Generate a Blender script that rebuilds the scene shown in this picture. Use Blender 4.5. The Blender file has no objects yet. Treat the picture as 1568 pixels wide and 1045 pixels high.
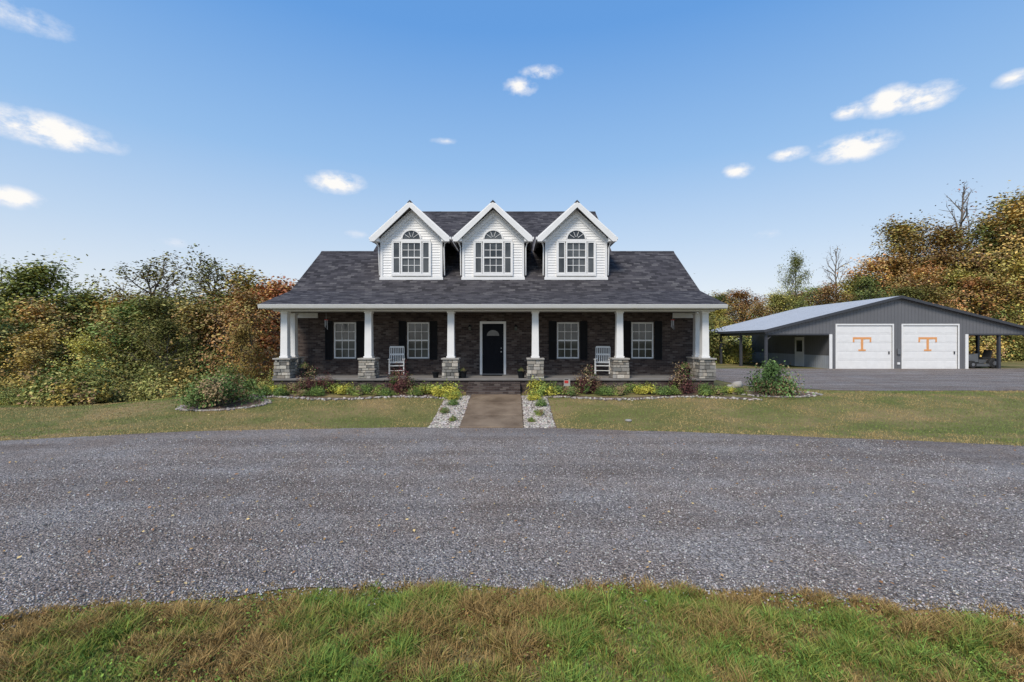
import bpy, math, random
import numpy as np
from mathutils import Vector
R=math.radians
scene=bpy.context.scene
scene.view_settings.view_transform='Standard'
scene.view_settings.look='None'
scene.view_settings.exposure=0
rng=np.random.default_rng(7)
random.seed(7)

# ---------------------------------------------------------------- helpers
def ss(a,b,x):
    t=np.clip((np.asarray(x,float)-a)/(b-a),0,1); return t*t*(3-2*t)
_lat=np.random.default_rng(3).random((256,256))
def vnoise(x,y,s,seed=0):
    x=np.asarray(x,float)*s+seed*17.3; y=np.asarray(y,float)*s+seed*9.1
    xi=np.floor(x).astype(int); yi=np.floor(y).astype(int)
    fx=x-xi; fy=y-yi; fx=fx*fx*(3-2*fx); fy=fy*fy*(3-2*fy)
    g=lambda a,b:_lat[a%256,b%256]
    return (g(xi,yi)*(1-fx)+g(xi+1,yi)*fx)*(1-fy)+(g(xi,yi+1)*(1-fx)+g(xi+1,yi+1)*fx)*fy
def hgt(x,y):
    x=np.asarray(x,float); y=np.asarray(y,float)
    b=-0.47+0.47*ss(12.2,16.6,y)
    b=b-0.55*ss(-8,-18,x)*ss(9,15,y)
    b=b-5.0*ss(-9.8,-16,x)*ss(16.2,36,y)
    b=b-2.0*ss(32,60,y)*ss(15,2,x)
    return b
def h1(x,y): return float(hgt(x,y))

def new_mat(name):
    m=bpy.data.materials.new(name); m.use_nodes=True
    nt=m.node_tree; nt.nodes.clear()
    out=nt.nodes.new('ShaderNodeOutputMaterial')
    return m,nt,out
def N(nt,t,**kw):
    n=nt.nodes.new(t)
    for k,v in kw.items(): setattr(n,k,v)
    return n
def L(nt,a,b): nt.links.new(a,b)
def c4(c): return (c[0],c[1],c[2],1)
def mixc(nt,fac,a,b,bt='MIX'):
    n=nt.nodes.new('ShaderNodeMix'); n.data_type='RGBA'; n.blend_type=bt
    for sock,v in ((n.inputs[0],fac),(n.inputs[6],a),(n.inputs[7],b)):
        if isinstance(v,(int,float)): sock.default_value=v
        elif isinstance(v,tuple): sock.default_value=c4(v)
        else: L(nt,v,sock)
    return n.outputs[2]
def ramp(nt,fac,stops):
    n=nt.nodes.new('ShaderNodeValToRGB')
    e=n.color_ramp.elements
    while len(e)<len(stops): e.new(0.5)
    for i,(p,c) in enumerate(stops):
        e[i].position=p; e[i].color=c4(c) if isinstance(c,tuple) else (c,c,c,1)
    L(nt,fac,n.inputs[0]); return n.outputs[0]
def maprange(nt,v,a,b,c=0,d=1):
    n=nt.nodes.new('ShaderNodeMapRange'); L(nt,v,n.inputs[0])
    n.inputs[1].default_value=a;n.inputs[2].default_value=b;n.inputs[3].default_value=c;n.inputs[4].default_value=d
    return n.outputs[0]
def M(nt,op,a,b=None):
    n=nt.nodes.new('ShaderNodeMath'); n.operation=op
    for i,v in enumerate((a,b)):
        if v is None: continue
        if isinstance(v,(int,float)): n.inputs[i].default_value=v
        else: L(nt,v,n.inputs[i])
    return n.outputs[0]
def noise(nt,vec,scale,detail=4,rough=.6):
    n=N(nt,'ShaderNodeTexNoise'); n.inputs['Scale'].default_value=scale
    n.inputs['Detail'].default_value=detail; n.inputs['Roughness'].default_value=rough
    if vec is not None: L(nt,vec,n.inputs['Vector'])
    return n.outputs['Fac']
def bump(nt,height,strength,dist,prev=None):
    n=N(nt,'ShaderNodeBump'); n.inputs['Strength'].default_value=strength; n.inputs['Distance'].default_value=dist
    L(nt,height,n.inputs['Height'])
    if prev is not None: L(nt,prev,n.inputs['Normal'])
    return n.outputs[0]
def finish(nt,out,col,rough=.6,norm=None,metal=0,spec=.5):
    p=N(nt,'ShaderNodeBsdfPrincipled')
    if isinstance(col,tuple): p.inputs['Base Color'].default_value=c4(col)
    else: L(nt,col,p.inputs['Base Color'])
    if isinstance(rough,(int,float)): p.inputs['Roughness'].default_value=rough
    else: L(nt,rough,p.inputs['Roughness'])
    p.inputs['Metallic'].default_value=metal
    p.inputs['Specular IOR Level'].default_value=spec
    if norm is not None: L(nt,norm,p.inputs['Normal'])
    L(nt,p.outputs[0],out.inputs[0]); return p
def plain(name,col,rough=.6,var=.15,scale=6,metal=0,spec=.5,bmp=0):
    m,nt,out=new_mat(name)
    tc=N(nt,'ShaderNodeTexCoord').outputs['Object']
    n=noise(nt,tc,scale,5)
    lo=tuple(c*(1-var) for c in col); hi=tuple(min(1,c*(1+var)) for c in col)
    c=ramp(nt,n,[(.3,lo),(.7,hi)])
    nb=bump(nt,noise(nt,tc,scale*12,3),bmp,.01) if bmp else None
    finish(nt,out,c,rough,nb,metal,spec); return m
def tilemat(name,stops,mort,w,h,mw,mh,off=.5,rough=.85,dist=.008,streak=.3,spec=.3):
    m,nt,out=new_mat(name)
    uv=N(nt,'ShaderNodeTexCoord').outputs['UV']
    s=N(nt,'ShaderNodeSeparateXYZ'); L(nt,uv,s.inputs[0])
    v=M(nt,'DIVIDE',s.outputs[1],h); row=M(nt,'FLOOR',v); fv=M(nt,'FRACT',v)
    u=M(nt,'ADD',M(nt,'DIVIDE',s.outputs[0],w),M(nt,'MULTIPLY',row,off)); cell=M(nt,'FLOOR',u); fu=M(nt,'FRACT',u)
    cb=N(nt,'ShaderNodeCombineXYZ'); L(nt,cell,cb.inputs[0]); L(nt,row,cb.inputs[1])
    wn=N(nt,'ShaderNodeTexWhiteNoise',noise_dimensions='2D'); L(nt,cb.outputs[0],wn.inputs['Vector'])
    c=ramp(nt,wn.outputs['Value'],stops)
    mk=M(nt,'MAXIMUM',M(nt,'LESS_THAN',fu,mw/w),M(nt,'LESS_THAN',fv,mh/h))
    c=mixc(nt,mk,c,mort)
    n1=noise(nt,uv,.7,6,.65); n2=noise(nt,uv,45,2)
    c=mixc(nt,1.0,c,ramp(nt,n1,[(.3,1-streak),(.7,1.0)]),'MULTIPLY')
    c=mixc(nt,.6,c,ramp(nt,n2,[(.3,.55),(.7,1.0)]),'MULTIPLY')
    hh=M(nt,'ADD',M(nt,'MULTIPLY',M(nt,'SUBTRACT',1.0,mk),.8),M(nt,'MULTIPLY',wn.outputs['Value'],.3))
    finish(nt,out,c,rough,bump(nt,hh,.5,dist),0,spec); return m

mat={}
mat['brick']=tilemat('brown_brick',[(0,(.050,.034,.031)),(.45,(.092,.062,.054)),(.8,(.135,.10,.086)),(1,(.19,.155,.135))],(.15,.135,.12),.21,.072,.010,.010,.5,.9,.008,.25)
mat['shingle']=tilemat('asphalt_shingle',[(0,(.048,.045,.049)),(.5,(.088,.082,.090)),(.85,(.125,.117,.122)),(1,(.17,.16,.16))],(.036,.034,.037),.30,.145,.004,.016,.37,.92,.008,.25,.15)
mat['white']=plain('white_paint',(.82,.81,.79),.5,.04,3)
mat['gutter']=plain('white_gutter_metal',(.8,.79,.77),.4,.04,3)
mat['soffit']=plain('porch_soffit',(.20,.185,.17),.7,.1)
def glassmat():
    m,nt,out=new_mat('window_glass')
    tc=N(nt,'ShaderNodeTexCoord').outputs['Object']
    n=noise(nt,tc,.9,2)
    c=ramp(nt,n,[(.35,(.02,.022,.024)),(.65,(.10,.105,.105))])
    finish(nt,out,c,.05,bump(nt,noise(nt,tc,1.5,1),.05,.02),0,.6); return m
mat['glass']=glassmat()
mat['black']=plain('black_paint',(.010,.011,.013),.6,.2,spec=.15)
def shutmat():
    m,nt,out=new_mat('louvered_shutter')
    uv=N(nt,'ShaderNodeTexCoord').outputs['UV']
    s=N(nt,'ShaderNodeSeparateXYZ'); L(nt,uv,s.inputs[0])
    f=M(nt,'FRACT',M(nt,'MULTIPLY',s.outputs[1],18.0))
    finish(nt,out,(.012,.012,.014),.6,bump(nt,f,.8,.02),0,.15); return m
mat['shutter']=shutmat()
mat['navy']=plain('front_door_paint',(.010,.011,.015),.5,.1,spec=.08)
mat['concrete']=plain('porch_concrete',(.2,.185,.17),.8,.15,2,bmp=.2)
mat['stonecap']=plain('stone_cap',(.36,.34,.31),.8,.15,8,bmp=.3)
mat['orange']=plain('orange_paint',(.8,.36,.13),.5,.05)
mat['rubber']=plain('rubber',(.02,.02,.02),.8,.2)
mat['greenpaint']=plain('machine_paint',(.10,.105,.11),.35,.1)
mat['redpaint']=plain('red_paint',(.5,.04,.03),.4,.1)
mat['steel']=plain('steel',(.3,.3,.31),.4,.1,metal=.8)
mat['bark']=plain('bark',(.19,.16,.13),.95,.35,9)
mat['mulch']=plain('mulch',(.15,.10,.07),.95,.5,25,bmp=.8)
def walkmat():
    m,nt,out=new_mat('damp_brown_concrete')
    tc=N(nt,'ShaderNodeTexCoord').outputs['Object']
    n=noise(nt,tc,1.3,6,.65); n2=noise(nt,tc,60,3)
    c=ramp(nt,n,[(.3,(.16,.11,.072)),(.7,(.32,.235,.155))])
    c=mixc(nt,.35,c,ramp(nt,n2,[(.3,.3),(.7,1.0)]),'MULTIPLY')
    r=ramp(nt,n,[(.35,.35),(.65,.65)])
    finish(nt,out,c,r,bump(nt,n2,.25,.004),0,.35); return m
mat['walk']=walkmat()
def ribmat(name,col,freq,rough=.45,depth=.02,axis=0,var=.06,metal=0.0,spec=.5):
    m,nt,out=new_mat(name)
    tc=N(nt,'ShaderNodeTexCoord'); uv=tc.outputs['UV']
    s=N(nt,'ShaderNodeSeparateXYZ'); L(nt,uv,s.inputs[0])
    f=M(nt,'FRACT',M(nt,'MULTIPLY',s.outputs[axis],freq))
    f=M(nt,'ABSOLUTE',M(nt,'SUBTRACT',f,.5))
    f=maprange(nt,f,.38,.46,0,1)
    n=noise(nt,uv,.8,5)
    c=ramp(nt,n,[(.3,tuple(x*(1-var) for x in col)),(.7,tuple(min(1,x*(1+var)) for x in col))])
    c=mixc(nt,f,c,tuple(x*.82 for x in col))
    finish(nt,out,c,rough,bump(nt,f,.7,depth),metal,spec); return m
mat['barn_wall']=ribmat('grey_metal_siding',(.145,.145,.153),4.3)
mat['barn_wains']=ribmat('light_metal_siding',(.42,.45,.5),4.3)
mat['barn_roof']=ribmat('metal_roofing',(.50,.50,.50),3.3,.55,.03,spec=.3)
mat['barn_dark']=plain('dark_trim',(.05,.052,.06),.5,.1)

def attrmat(name,rough=.85,bmp=0,scale=40,spec=.3):
    m,nt,out=new_mat(name)
    a=N(nt,'ShaderNodeAttribute',attribute_name='Col')
    tc=N(nt,'ShaderNodeTexCoord').outputs['Object']
    n=noise(nt,tc,scale,3)
    c=mixc(nt,1.0,a.outputs['Color'],ramp(nt,n,[(.3,.7),(.7,1.0)]),'MULTIPLY')
    finish(nt,out,c,rough,bump(nt,n,bmp,.01) if bmp else None,0,spec); return m
mat['stone']=attrmat('stacked_stone',.85,.6,30)
def leafmat(name,huevar=.03,vr=(.75,1.25)):
    m,nt,out=new_mat(name)
    a=N(nt,'ShaderNodeAttribute',attribute_name='Col'); col=a.outputs['Color']
    if huevar:
        oi=N(nt,'ShaderNodeObjectInfo')
        hs=N(nt,'ShaderNodeHueSaturation')
        L(nt,col,hs.inputs['Color'])
        L(nt,maprange(nt,oi.outputs['Random'],0,1,.5-huevar,.5+huevar),hs.inputs['Hue'])
        w=M(nt,'FRACT',M(nt,'MULTIPLY',oi.outputs['Random'],7.13))
        L(nt,maprange(nt,w,0,1,vr[0],vr[1]),hs.inputs['Value']); col=hs.outputs[0]
    p=N(nt,'ShaderNodeBsdfDiffuse'); L(nt,col,p.inputs['Color'])
    L(nt,p.outputs[0],out.inputs[0])
    return m
mat['leaf']=leafmat('foliage',.03,(.62,1.4))
mat['shrubleaf']=leafmat('shrub_foliage',0)
mat['grass']=leafmat('grass_blades',0)
mat['rock']=leafmat('river_rock',0)

# ---------------------------------------------------------------- mesh builder
def link(o): scene.collection.objects.link(o); return o
def empty(name,loc=(0,0,0)):
    e=bpy.data.objects.new(name,None); e.location=loc; e.empty_display_size=.3; return link(e)
class MB:
    def __init__(s): s.v=[];s.f=[];s.m=[];s.c=[];s.col=(1,1,1)
    def poly(s,pts,mi=0):
        i=len(s.v); s.v+= [tuple(p) for p in pts]; s.f.append(tuple(range(i,i+len(pts)))); s.m.append(mi); s.c.append(s.col)
    def hexa(s,p,mi=0):
        i=len(s.v); s.v+=[tuple(q) for q in p]
        for f in ((3,2,1,0),(4,5,6,7),(0,1,5,4),(1,2,6,5),(2,3,7,6),(3,0,4,7)):
            s.f.append(tuple(i+k for k in f)); s.m.append(mi); s.c.append(s.col)
    def box(s,x0,x1,y0,y1,z0,z1,mi=0):
        s.hexa([(x0,y0,z0),(x1,y0,z0),(x1,y1,z0),(x0,y1,z0),(x0,y0,z1),(x1,y0,z1),(x1,y1,z1),(x0,y1,z1)],mi)
    def prism_x(s,prof,x0,x1,mi=0):
        n=len(prof)
        a=[(x0,y,z) for y,z in prof]; b=[(x1,y,z) for y,z in prof]
        s.poly(a[::-1],mi); s.poly(b,mi)
        for k in range(n):
            j=(k+1)%n; s.poly([a[k],a[j],b[j],b[k]],mi)
    def prism_y(s,prof,y0,y1,mi=0):
        n=len(prof)
        a=[(x,y0,z) for x,z in prof]; b=[(x,y1,z) for x,z in prof]
        s.poly(a,mi); s.poly(b[::-1],mi)
        for k in range(n):
            j=(k+1)%n; s.poly([a[j],a[k],b[k],b[j]],mi)
    def tube(s,pts,rad,n=8,mi=0,cap=True):
        if isinstance(rad,(int,float)): rad=[rad]*len(pts)
        rings=[]
        for k,p in enumerate(pts):
            p=Vector(p); d=(Vector(pts[min(k+1,len(pts)-1)])-Vector(pts[max(k-1,0)])).normalized()
            u=d.cross(Vector((0,0,1)) if abs(d.z)<.9 else Vector((1,0,0))).normalized(); w=d.cross(u)
            i=len(s.v)
            for q in range(n):
                a=2*math.pi*q/n; s.v.append(tuple(p+rad[k]*(math.cos(a)*u+math.sin(a)*w)))
            rings.append(i)
        for k in range(len(rings)-1):
            for q in range(n):
                a,b=rings[k],rings[k+1]; q2=(q+1)%n
                s.f.append((a+q,a+q2,b+q2,b+q)); s.m.append(mi); s.c.append(s.col)
        if cap:
            s.f.append(tuple(rings[0]+q for q in range(n))[::-1]); s.m.append(mi); s.c.append(s.col)
            s.f.append(tuple(rings[-1]+q for q in range(n))); s.m.append(mi); s.c.append(s.col)
    def make(s,name,mats,parent=None,origin=(0,0,0),bevel=0,smooth=False,fixn=True):
        me=bpy.data.meshes.new(name)
        o=Vector(origin)
        me.from_pydata([tuple(Vector(p)-o) for p in s.v],[],s.f)
        for k in mats: me.materials.append(mat[k])
        me.polygons.foreach_set('material_index',s.m)
        if fixn:
            import bmesh
            bm=bmesh.new(); bm.from_mesh(me); bmesh.ops.recalc_face_normals(bm,faces=bm.faces); bm.to_mesh(me); bm.free()
        nl=len(me.loops); U=np.zeros((nl,2),np.float32); C=np.ones((nl,4),np.float32)
        for p in me.polygons:
            n=p.normal
            if abs(n.z)>.985: u=Vector((1,0,0)); w=Vector((0,1,0))
            else: u=Vector((0,0,1)).cross(n).normalized(); w=n.cross(u)
            cc=s.c[p.index]
            for li in p.loop_indices:
                q=me.vertices[me.loops[li].vertex_index].co+o
                U[li]=(q.dot(u)+50,q.dot(w)+50); C[li,:3]=cc
            p.use_smooth=smooth
        me.uv_layers.new(name='UVMap'); me.uv_layers['UVMap'].data.foreach_set('uv',U.ravel())
        me.color_attributes.new('Col','FLOAT_COLOR','CORNER'); me.color_attributes['Col'].data.foreach_set('color',C.ravel())
        ob=bpy.data.objects.new(name,me); link(ob)
        if parent is not None: ob.parent=parent
        else: ob.location=o
        if bevel:
            b=ob.modifiers.new('bevel','BEVEL'); b.width=bevel; b.segments=2; b.limit_method='ANGLE'
        return ob
def npmesh(name,V,F,C,mats,midx=None,smooth=False):
    me=bpy.data.meshes.new(name); V=np.asarray(V,np.float32); F=np.asarray(F,np.int32)
    k=F.shape[1]
    me.vertices.add(len(V)); me.vertices.foreach_set('co',V.ravel())
    me.loops.add(F.size); me.loops.foreach_set('vertex_index',F.ravel())
    me.polygons.add(len(F)); me.polygons.foreach_set('loop_start',np.arange(0,F.size,k,dtype=np.int32))
    for q in mats: me.materials.append(mat[q])
    if midx is not None: me.polygons.foreach_set('material_index',np.asarray(midx,np.int32))
    if smooth: me.polygons.foreach_set('use_smooth',np.ones(len(F),bool))
    me.update(calc_edges=True)
    if C is not None:
        ca=me.color_attributes.new('Col','FLOAT_COLOR','POINT')
        C=np.concatenate([np.clip(C,0,1),np.ones((len(C),1))],1).astype(np.float32)
        ca.data.foreach_set('color',C.ravel())
    return me
def obj(name,me,loc=(0,0,0),rot=0,sc=1,parent=None):
    o=bpy.data.objects.new(name,me); link(o); o.location=loc; o.rotation_euler=(0,0,rot)
    o.scale=(sc,sc,sc) if isinstance(sc,(int,float)) else sc
    if parent is not None: o.parent=parent
    return o

# ---------------------------------------------------------------- camera
cam=bpy.data.cameras.new('camera'); cam.lens=16; cam.sensor_width=36; cam.clip_end=4000; cam.clip_start=.05
co=link(bpy.data.objects.new('camera',cam)); co.location=(0,0,1.9); co.rotation_euler=(R(90),0,0); scene.camera=co

# ---------------------------------------------------------------- sky + sun
SUN_EL=48; SUN_AZ=208
az=R(SUN_AZ); el=R(SUN_EL)
sd=Vector((math.sin(az)*math.cos(el),math.cos(az)*math.cos(el),math.sin(el)))
sl=bpy.data.lights.new('sun','SUN'); sl.energy=3.3; sl.angle=R(20); sl.color=(1,.915,.79)
so=link(bpy.data.objects.new('sun',sl)); so.rotation_euler=sd.to_track_quat('Z','Y').to_euler(); so.location=(0,0,30)
w=bpy.data.worlds.new('World'); scene.world=w; w.use_nodes=True
nt=w.node_tree; nt.nodes.clear()
wo=N(nt,'ShaderNodeOutputWorld'); bg=N(nt,'ShaderNodeBackground'); bg.inputs['Strength'].default_value=.15
sky=N(nt,'ShaderNodeTexSky',sky_type='NISHITA'); sky.sun_disc=False; sky.sun_elevation=el; sky.sun_rotation=az
sky.altitude=200; sky.air_density=1.0; sky.dust_density=1.0; sky.ozone_density=1.5
tc=N(nt,'ShaderNodeTexCoord').outputs['Generated']
sp=N(nt,'ShaderNodeSeparateXYZ'); L(nt,tc,sp.inputs[0])
azn=M(nt,'ARCTAN2',sp.outputs[0],sp.outputs[1]); eln=M(nt,'ARCSINE',sp.outputs[2])
cb=N(nt,'ShaderNodeCombineXYZ'); L(nt,azn,cb.inputs[0]); L(nt,eln,cb.inputs[1])
nz=N(nt,'ShaderNodeTexNoise'); nz.inputs['Scale'].default_value=21; nz.inputs['Detail'].default_value=6; nz.inputs['Roughness'].default_value=.62
mp=N(nt,'ShaderNodeMapping'); mp.inputs['Scale'].default_value=(1,1.6,1); L(nt,cb.outputs[0],mp.inputs[0]); L(nt,mp.outputs[0],nz.inputs['Vector'])
clouds=[(-45.6,17.9,4.2,1.25,1.25),(-47.8,12.0,1.9,.8,1.1),(-21.0,18,2.8,1.1,1.1),(1.0,29.2,2.0,.9,.85),(3.6,30.5,2.4,.7,.8),(39.8,22.1,2.2,1.1,1.2),(42.2,21.6,2.2,1.0,1.15),
 (37.0,18.8,3.0,1.15,1.2),(36.6,22.1,1.4,.7,1.1),(31.4,19.3,1.7,.6,.95),(26.4,18.5,1.4,.7,1.0),(47.9,21.2,1.2,.6,.8),(-47.3,25.8,3.4,1.0,.6),
 (-8.3,23.5,1.8,.4,.5),(-19,12.5,1.3,.5,.5),(29.3,11.6,1.4,.5,.5),(-36.7,9.8,1.4,.5,.5)]
acc=None
for a,e,cw,ch,st in clouds:
    q=N(nt,'ShaderNodeVectorMath',operation='SUBTRACT'); L(nt,cb.outputs[0],q.inputs[0]); q.inputs[1].default_value=(R(a),R(e),0)
    q2=N(nt,'ShaderNodeVectorMath',operation='MULTIPLY'); L(nt,q.outputs[0],q2.inputs[0]); q2.inputs[1].default_value=(1/R(cw),1/R(ch),1)
    q3=N(nt,'ShaderNodeVectorMath',operation='LENGTH'); L(nt,q2.outputs[0],q3.inputs[0])
    v=maprange(nt,q3.outputs['Value'],0,1.5,st,0)
    acc=v if acc is None else M(nt,'MAXIMUM',acc,v)
dens=M(nt,'MULTIPLY',acc,maprange(nt,nz.outputs['Fac'],.32,.64,.2,1.5))
dm=ramp(nt,dens,[(.15,0.0),(.85,1.0)])
cloudcol=mixc(nt,maprange(nt,dens,.3,1.0,0,1),(5.5,5.7,6.3),(6.6,6.5,6.3))
K=1/.15
e90=M(nt,'DIVIDE',eln,math.pi/2)
rp=N(nt,'ShaderNodeValToRGB'); els=rp.color_ramp.elements
stops=[(0,(.84,.87,.90)),(.06,(.77,.83,.90)),(.13,(.56,.71,.90)),(.23,(.32,.55,.88)),(.38,(.135,.365,.80)),(1,(.06,.19,.55))]
while len(els)<len(stops): els.new(.5)
for i,(p,c) in enumerate(stops): els[i].position=p; els[i].color=c4(c)
L(nt,e90,rp.inputs[0])
gr=mixc(nt,1.0,rp.outputs[0],(K,K,K),'MULTIPLY')
skyc=mixc(nt,.86,sky.outputs[0],gr)
fin=mixc(nt,dm,skyc,cloudcol)
L(nt,fin,bg.inputs[0]); L(nt,bg.outputs[0],wo.inputs[0])

# ---------------------------------------------------------------- ground
def axis(a,b,step,far):
    c=list(np.arange(a,b+1e-6,step)); d=step
    lo=[];x=a
    while x>-far: d*=1.25; x-=d; lo.append(x)
    hi=[];x=b;d=step
    while x<far: d*=1.25; x+=d; hi.append(x)
    return np.array(lo[::-1]+c+hi)
gx=axis(-32,45,.6,1500); gy=axis(0,46,.4,1500)
X,Y=np.meshgrid(gx,gy); Z=hgt(X,Y)
V=np.stack([X.ravel(),Y.ravel(),Z.ravel()],1)
nx=len(gx); idx=np.arange(len(V)).reshape(Y.shape)
F=np.stack([idx[:-1,:-1].ravel(),idx[:-1,1:].ravel(),idx[1:,1:].ravel(),idx[1:,:-1].ravel()],1)
def lawnmat():
    m,nt,out=new_mat('lawn')
    tc=N(nt,'ShaderNodeTexCoord').outputs['Object']
    mpn=N(nt,'ShaderNodeMapping'); mpn.inputs['Scale'].default_value=(.6,1,1); L(nt,tc,mpn.inputs[0])
    n1=noise(nt,mpn.outputs[0],.55,4,.65); n3=noise(nt,tc,35,4,.7)
    c=ramp(nt,n1,[(.36,(.175,.185,.06)),(.5,(.24,.215,.085)),(.62,(.34,.255,.12))])
    c=mixc(nt,.85,c,ramp(nt,n3,[(.3,.4),(.7,1.0)]),'MULTIPLY')
    finish(nt,out,c,.95,None,0,.1); return m
mat['lawn']=lawnmat()
obj('ground',npmesh('ground',V,F,None,['lawn'],smooth=True))

def gravelmat():
    m,nt,out=new_mat('gravel')
    tc=N(nt,'ShaderNodeTexCoord').outputs['Object']
    v1=N(nt,'ShaderNodeTexVoronoi',voronoi_dimensions='2D'); v1.inputs['Scale'].default_value=42; L(nt,tc,v1.inputs['Vector'])
    s1=N(nt,'ShaderNodeSeparateColor'); L(nt,v1.outputs['Color'],s1.inputs[0])
    v2=N(nt,'ShaderNodeTexVoronoi',voronoi_dimensions='2D'); v2.inputs['Scale'].default_value=100; L(nt,tc,v2.inputs['Vector'])
    s2=N(nt,'ShaderNodeSeparateColor'); L(nt,v2.outputs['Color'],s2.inputs[0])
    a=ramp(nt,s1.outputs[0],[(0,(.12,.11,.10)),(.5,(.385,.347,.322)),(.85,(.60,.55,.515)),(1,(.82,.76,.70))])
    b=ramp(nt,s2.outputs[1],[(0,(.15,.137,.128)),(.65,(.43,.39,.362)),(1,(.70,.64,.59))])
    c=mixc(nt,.45,a,b)
    e=ramp(nt,v1.outputs['Distance'],[(.2,(1,1,1)),(.75,(.36,.36,.36))])
    c=mixc(nt,.85,c,e,'MULTIPLY')
    mpn=N(nt,'ShaderNodeMapping'); mpn.inputs['Scale'].default_value=(.1,.9,1); L(nt,tc,mpn.inputs[0])
    n1=noise(nt,mpn.outputs[0],1.5,3,.6); n2=noise(nt,tc,.8,4,.6)
    c=mixc(nt,1,c,ramp(nt,n1,[(.38,(.72,.70,.69)),(.62,(1.0,1.0,1.0))]),'MULTIPLY')
    c=mixc(nt,1,c,ramp(nt,n2,[(.35,(.88,.79,.72)),(.65,(1,1,1))]),'MULTIPLY')
    vb=N(nt,'ShaderNodeTexVoronoi',voronoi_dimensions='2D'); vb.inputs['Scale'].default_value=42; L(nt,tc,vb.inputs['Vector'])
    nb=bump(nt,M(nt,'SUBTRACT',1.0,vb.outputs['Distance']),1,.018)
    finish(nt,out,c,.9,nb,0,.15); return m
mat['gravel']=gravelmat()
def y0f(x):
    x=np.asarray(x,float)
    return np.maximum(4.42-.026*x*x,-25)+.20*(vnoise(x,x*0,1.3,2)-.5)+.10*(vnoise(x,x*0,6,4)-.5)
def y1f(x):
    x=np.asarray(x,float)
    l=12.42-1.4*(np.abs(x)/12.4)**2.4; r=12.42-2.15*(np.abs(x)/11.5)**1.3
    y=np.where(x<0,l,r)
    return np.maximum(y,y0f(x)+5.6)+.10*(vnoise(x,x*0,1.1,5)-.5)+.06*(vnoise(x,x*0,5,6)-.5)
def sheet(name,xs,fa,fb,n,matk,lift):
    ya=fa(xs); yb=fb(xs); t=np.linspace(0,1,n)[:,None]
    Yg=ya[None]*(1-t)+yb[None]*t; Xg=np.repeat(xs[None],n,0); Zg=hgt(Xg,Yg)+lift
    V=np.stack([Xg.ravel(),Yg.ravel(),Zg.ravel()],1); idx=np.arange(len(V)).reshape(Xg.shape)
    F=np.stack([idx[:-1,:-1].ravel(),idx[:-1,1:].ravel(),idx[1:,1:].ravel(),idx[1:,:-1].ravel()],1)
    return obj(name,npmesh(name,V,F,None,[matk],smooth=True))
sheet('gravel_driveway',np.arange(-26,26.01,.08),y0f,y1f,30,'gravel',.012)
ya2=lambda x:17.35+1.6*ss(13.2,9.8,x)+.12*(vnoise(x,x*0,.9,8)-.5)
yb2=lambda x:31.2+0*x
sheet('gravel_barn_apron',np.arange(9.9,70,.15),ya2,yb2,40,'gravel',.012)

mb=MB()
for i in range(3):
    a=12.35+i*1.27; b=a+1.255
    mb.hexa([(-1.42,a,h1(0,a)-.05),(.31,a,h1(0,a)-.05),(.31,b,h1(0,b)-.05),(-1.42,b,h1(0,b)-.05),
             (-1.42,a,h1(0,a)+.05),(.31,a,h1(0,a)+.05),(.31,b,h1(0,b)+.05),(-1.42,b,h1(0,b)+.05)])
mb.make('front_walkway',['walk'],bevel=.01)

# ---------------------------------------------------------------- HOUSE
HO=(-.7,19,0)
house=empty('brick_house',HO)
WX0,WX1=-9.05,7.65; WY=19.0
wins=[(-6.98,),(-3.92,),(2.34,),(5.45,)]
def wall_open(mb,x0,x1,z0,z1,y,ops,depth,mi=0):
    xs=sorted({x0,x1,*[o[0] for o in ops],*[o[1] for o in ops]}); zs=sorted({z0,z1,*[o[2] for o in ops],*[o[3] for o in ops]})
    for i in range(len(xs)-1):
        for j in range(len(zs)-1):
            cx=(xs[i]+xs[i+1])/2; cz=(zs[j]+zs[j+1])/2
            if any(o[0]<cx<o[1] and o[2]<cz<o[3] for o in ops): continue
            mb.poly([(xs[i],y,zs[j]),(xs[i+1],y,zs[j]),(xs[i+1],y,zs[j+1]),(xs[i],y,zs[j+1])],mi)
    for a,b,c,d in ops:
        mb.poly([(a,y,c),(a,y+depth,c),(a,y+depth,d),(a,y,d)],mi); mb.poly([(b,y+depth,c),(b,y,c),(b,y,d),(b,y+depth,d)],mi)
        mb.poly([(a,y,c),(b,y,c),(b,y+depth,c),(a,y+depth,c)],mi); mb.poly([(a,y+depth,d),(b,y+depth,d),(b,y,d),(a,y,d)],mi)
mb=MB()
ops=[(c[0]-.47,c[0]+.47,1.16,2.69) for c in wins]+[(-1.34,-.25,.5,2.72)]
wall_open(mb,WX0,WX1,-.3,3.95,WY,ops,.14)
for x,sg in ((WX0,1),(WX1,-1)):
    mb.poly([(x,WY,-.3),(x,25.2,-.3),(x,25.2,3.9),(x,22.1,6.1),(x,WY,3.9)])
mb.poly([(WX0,25.2,-.3),(WX1,25.2,-.3),(WX1,25.2,3.9),(WX0,25.2,3.9)])
mb.box(-6.6,4.65,25.21,33,-2.5,6.0)
mb.make('brick_walls',['brick'],house,HO,fixn=False)
mb=MB()
for (c,) in wins:
    mb.box(c-.55,c+.55,WY-.04,WY+.02,1.06,1.155); mb.box(c-.52,c+.52,WY-.015,WY+.02,2.695,2.9)
mb.make('window_sills',['brick'],house,HO)
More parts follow.
